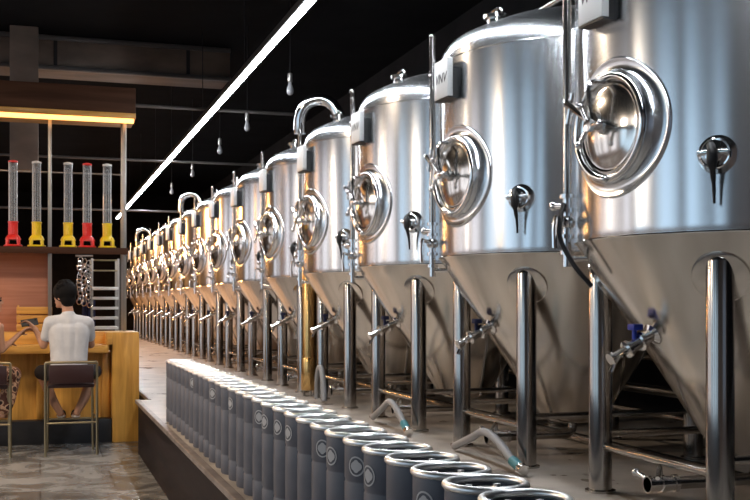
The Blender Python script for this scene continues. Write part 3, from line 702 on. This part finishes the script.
def hand(bm, wrist, d, palm_n, curl=0.5, s=1.0, side=1):
    """palm and five curled fingers; d = finger direction, palm_n = palm normal"""
    d = Vector(d).normalized(); n = Vector(palm_n); n = (n-d*n.dot(d)).normalized(); x = d.cross(n)*side; w_ = Vector(wrist)
    for k in range(4):
        off = (k-1.5)*0.02*s
        a = w_+x*off*0.7; kn = w_+d*0.085*s+x*off
        rod(bm, a, kn, 0.014*s, 0.0115*s, 10); ball(bm, kn, 0.0115*s); ln = (0.074, 0.084, 0.078, 0.06)[k]*s
        p = kn; ang = curl*0.5
        for j, fr in enumerate((0.45, 0.32, 0.25)):
            q = p+(d*math.cos(ang)+n*math.sin(ang))*ln*fr; rod(bm, p, q, 0.0105*s-0.0008*j, 0.0098*s-0.0008*j, 8); ball(bm, q, 0.0098*s-0.0008*j, seg=8); p = q; ang += curl
    ell(bm, w_+d*0.045*s, 0.03*s, 0.03*s, 0.02*s, Matrix((d, x, n)).transposed())
    t0 = w_+d*0.025*s-x*0.03*s; t1 = t0+(d*0.6-x*0.6+n*0.3).normalized()*0.04*s; t2 = t1+(d*0.8+n*0.6).normalized()*0.03*s
    rod(bm, w_+d*0.02*s, t0, 0.016*s, 0.014*s, 8); rod(bm, t0, t1, 0.014*s, 0.012*s, 8); ball(bm, t1, 0.012*s, seg=8); rod(bm, t1, t2, 0.0115*s, 0.01*s, 8); ball(bm, t2, 0.01*s, seg=8)

# man: back to the camera, head turned to the left, knees apart, feet on the rail
man = thing('person', 'person with black hair in a pale grey T-shirt and black shorts, seated at the bar', 'person', (0.285, 11.25, 0))
HC = (-0.055, 0.07, 1.60); HY = math.radians(48)
def arms_l(): return [(-0.185, 0.03, 1.335), (-0.25, 0.10, 1.10), (-0.335, 0.24, 1.27)]
def arms_r(): return [(0.185, 0.05, 1.325), (0.225, 0.17, 1.10), (0.14, 0.42, 1.115)]
bm = B()
ell(bm, (0, 0.0, 0.86), 0.165, 0.12, 0.13); ell(bm, (0, 0.02, 1.05), 0.15, 0.1, 0.17); ell(bm, (0, 0.035, 1.24), 0.175, 0.105, 0.16)
limb(bm, [(-0.17, 0.035, 1.335), (0.17, 0.045, 1.33)], [0.055, 0.055])
limb(bm, [(0, 0.035, 1.36), (-0.02, 0.05, 1.52)], [0.062, 0.054])
head(bm, HC, HY)
for s in (-1, 1):
    limb(bm, [(0.095*s, 0.02, 0.81), (0.27*s, 0.40, 0.80), (0.16*s, 0.30, 0.52), (0.085*s, 0.20, 0.395)], [0.085, 0.062, 0.05, 0.036])
    limb(bm, [(0.085*s, 0.19, 0.385), (0.07*s, 0.28, 0.368), (0.065*s, 0.35, 0.362)], [0.036, 0.032, 0.022])
limb(bm, arms_l(), [0.05, 0.04, 0.028]); limb(bm, arms_r(), [0.05, 0.04, 0.028])
hand(bm, (-0.335, 0.24, 1.27), (-0.75, 0.25, 0.6), (-0.4, -0.3, -0.3), 0.55)
hand(bm, (0.14, 0.42, 1.115), (-0.7, 0.7, -0.12), (0, 0, -1), 0.25, side=-1)
solid('body', bm, 'skin', man, 0.0075, 4)
face_parts(man, HC, HY)
bm = B(); Rz = Matrix.Rotation(HY, 3, 'Z'); hc = Vector(HC)
ell(bm, hc+Rz @ Vector((0, -0.022, 0.055)), 0.112, 0.128, 0.118, Rz); ell(bm, hc+Rz @ Vector((0, -0.06, -0.02)), 0.09, 0.07, 0.09, Rz)
for k in range(26):
    a = random.uniform(-2.2, 2.2); e = random.uniform(0.35, 1.4); v = Vector((math.sin(a)*math.cos(e)*0.108, -math.cos(a)*math.cos(e)*0.12-0.02, math.sin(e)*0.115+0.055))
    ell(bm, hc+Rz @ v, 0.022, 0.022, 0.018)
solid('hair', bm, 'hair', man, 0.007, 2)
bm = B()
limb(bm, [(-0.065, 0.0, 0.87), (-0.07, 0.018, 1.04), (-0.085, 0.03, 1.24)], [0.118, 0.118, 0.12]); limb(bm, [(0.065, 0.0, 0.87), (0.07, 0.018, 1.04), (0.085, 0.03, 1.24)], [0.118, 0.118, 0.12]); limb(bm, [(0, 0.0, 0.87), (0, 0.018, 1.04), (0, 0.03, 1.24)], [0.125, 0.125, 0.128])
limb(bm, [(-0.175, 0.03, 1.335), (0, 0.03, 1.345), (0.175, 0.045, 1.328)], [0.074, 0.085, 0.074]); limb(bm, [(0, 0.03, 1.33), (-0.008, 0.038, 1.40)], [0.095, 0.076])
A_ = arms_l(); limb(bm, [A_[0], Vector(A_[0]).lerp(Vector(A_[1]), 0.62)], [0.07, 0.058]); A_ = arms_r(); limb(bm, [A_[0], Vector(A_[0]).lerp(Vector(A_[1]), 0.62)], [0.07, 0.058])
solid('t_shirt', bm, 'shirt', man, 0.009, 5)
bm = B(); ell(bm, (0, 0.02, 0.83), 0.19, 0.15, 0.095)
for s in (-1, 1): limb(bm, [(0.095*s, 0.03, 0.815), (0.265*s, 0.385, 0.805)], [0.1, 0.082])
solid('shorts', bm, 'shorts', man, 0.009, 3)
for s in (-1, 1):
    bm = B(); ell(bm, (0.072*s, 0.265, 0.349), 0.047, 0.13, 0.02); obj('sandal', bm, 'sandal', man)
    bm = B(); tube(bm, [(0.072*s-0.04, 0.29, 0.352), (0.072*s-0.03, 0.29, 0.395), (0.072*s, 0.29, 0.407), (0.072*s+0.03, 0.29, 0.395), (0.072*s+0.04, 0.29, 0.352)], 0.009, 8, smooth=3); obj('sandal_strap', bm, 'black', man)

# woman at the left edge, turned towards the man
wom = thing('person', 'person in patterned trousers and a pink top, half cut off by the left edge', 'person', (-0.53, 11.28, 0))
HC = (0.06, 0.06, 1.555); HY = math.radians(-78)
bm = B()
ell(bm, (0, 0.0, 0.85), 0.165, 0.125, 0.12); ell(bm, (0.01, 0.02, 1.02), 0.125, 0.1, 0.16); ell(bm, (0.03, 0.03, 1.2), 0.14, 0.11, 0.15)
limb(bm, [(-0.09, 0.11, 1.30), (0.13, -0.06, 1.30)], [0.045, 0.045]); limb(bm, [(0.03, 0.035, 1.32), (0.05, 0.05, 1.48)], [0.05, 0.045])
head(bm, HC, HY)
limb(bm, [(0.14, -0.07, 1.30), (0.16, -0.02, 1.06), (0.33, 0.17, 1.22)], [0.042, 0.034, 0.025])
limb(bm, [(-0.1, 0.13, 1.30), (0.0, 0.3, 1.12), (0.16, 0.46, 1.12)], [0.042, 0.034, 0.025])
for s, k in ((-1, (0.0, 0.46, 0.79)), (1, (0.26, 0.36, 0.79))):
    limb(bm, [(0.085*s+0.01, 0.02, 0.80), k, (k[0]-0.06, k[1]-0.12, 0.52), (k[0]-0.1, k[1]-0.2, 0.40)], [0.085, 0.06, 0.048, 0.034])
    limb(bm, [(k[0]-0.1, k[1]-0.21, 0.385), (k[0]-0.07, k[1]-0.1, 0.368), (k[0]-0.06, k[1]-0.05, 0.363)], [0.034, 0.03, 0.02])
hand(bm, (0.33, 0.17, 1.22), (0.75, 0.35, 0.5), (0.4, -0.2, -0.4), 0.5, 0.92, -1)
hand(bm, (0.16, 0.46, 1.12), (0.8, 0.5, -0.1), (0, 0, -1), 0.25, 0.92)
solid('body', bm, 'skin', wom, 0.0075, 4)
face_parts(wom, HC, HY)
bm = B(); Rz = Matrix.Rotation(HY, 3, 'Z'); hc = Vector(HC)
ell(bm, hc+Rz @ Vector((0, -0.025, 0.042)), 0.088, 0.1, 0.094, Rz); ell(bm, hc+Rz @ Vector((0, -0.075, -0.03)), 0.08, 0.05, 0.11, Rz); ell(bm, hc+Rz @ Vector((0, -0.09, -0.14)), 0.075, 0.04, 0.12, Rz)
solid('hair', bm, 'hair', wom, 0.007, 2)
bm = B(); ell(bm, (0, 0.01, 0.88), 0.178, 0.137, 0.1); ell(bm, (0.01, 0.02, 1.02), 0.14, 0.113, 0.16); ell(bm, (0.03, 0.03, 1.19), 0.154, 0.122, 0.145); limb(bm, [(-0.09, 0.11, 1.285), (0.12, -0.05, 1.285)], [0.055, 0.055])
solid('top', bm, 'top', wom, 0.009, 4)
bm = B(); ell(bm, (0, 0.02, 0.82), 0.185, 0.148, 0.1)
for s, k in ((-1, (0.0, 0.46, 0.79)), (1, (0.26, 0.36, 0.79))): limb(bm, [(0.085*s+0.01, 0.03, 0.80), k, (k[0]-0.055, k[1]-0.11, 0.54), (k[0]-0.09, k[1]-0.18, 0.45)], [0.1, 0.085, 0.085, 0.08])
solid('trousers', bm, 'pattern', wom, 0.009, 3)
# dark phone held between them
ph = thing('phone', 'dark phone held up between the two people at the bar', 'phone', (-0.105, 11.51, 1.335))
ph.rotation_euler = (math.radians(-25), math.radians(-8), 0.15)
obj('phone_body', box(B(), (-0.085, -0.006, -0.04), (0.085, 0.006, 0.04), 0.005), 'black', ph)
obj('lens', rod(B(), (0.06, -0.009, 0.02), (0.06, -0.005, 0.02), 0.008), 'eye', ph)
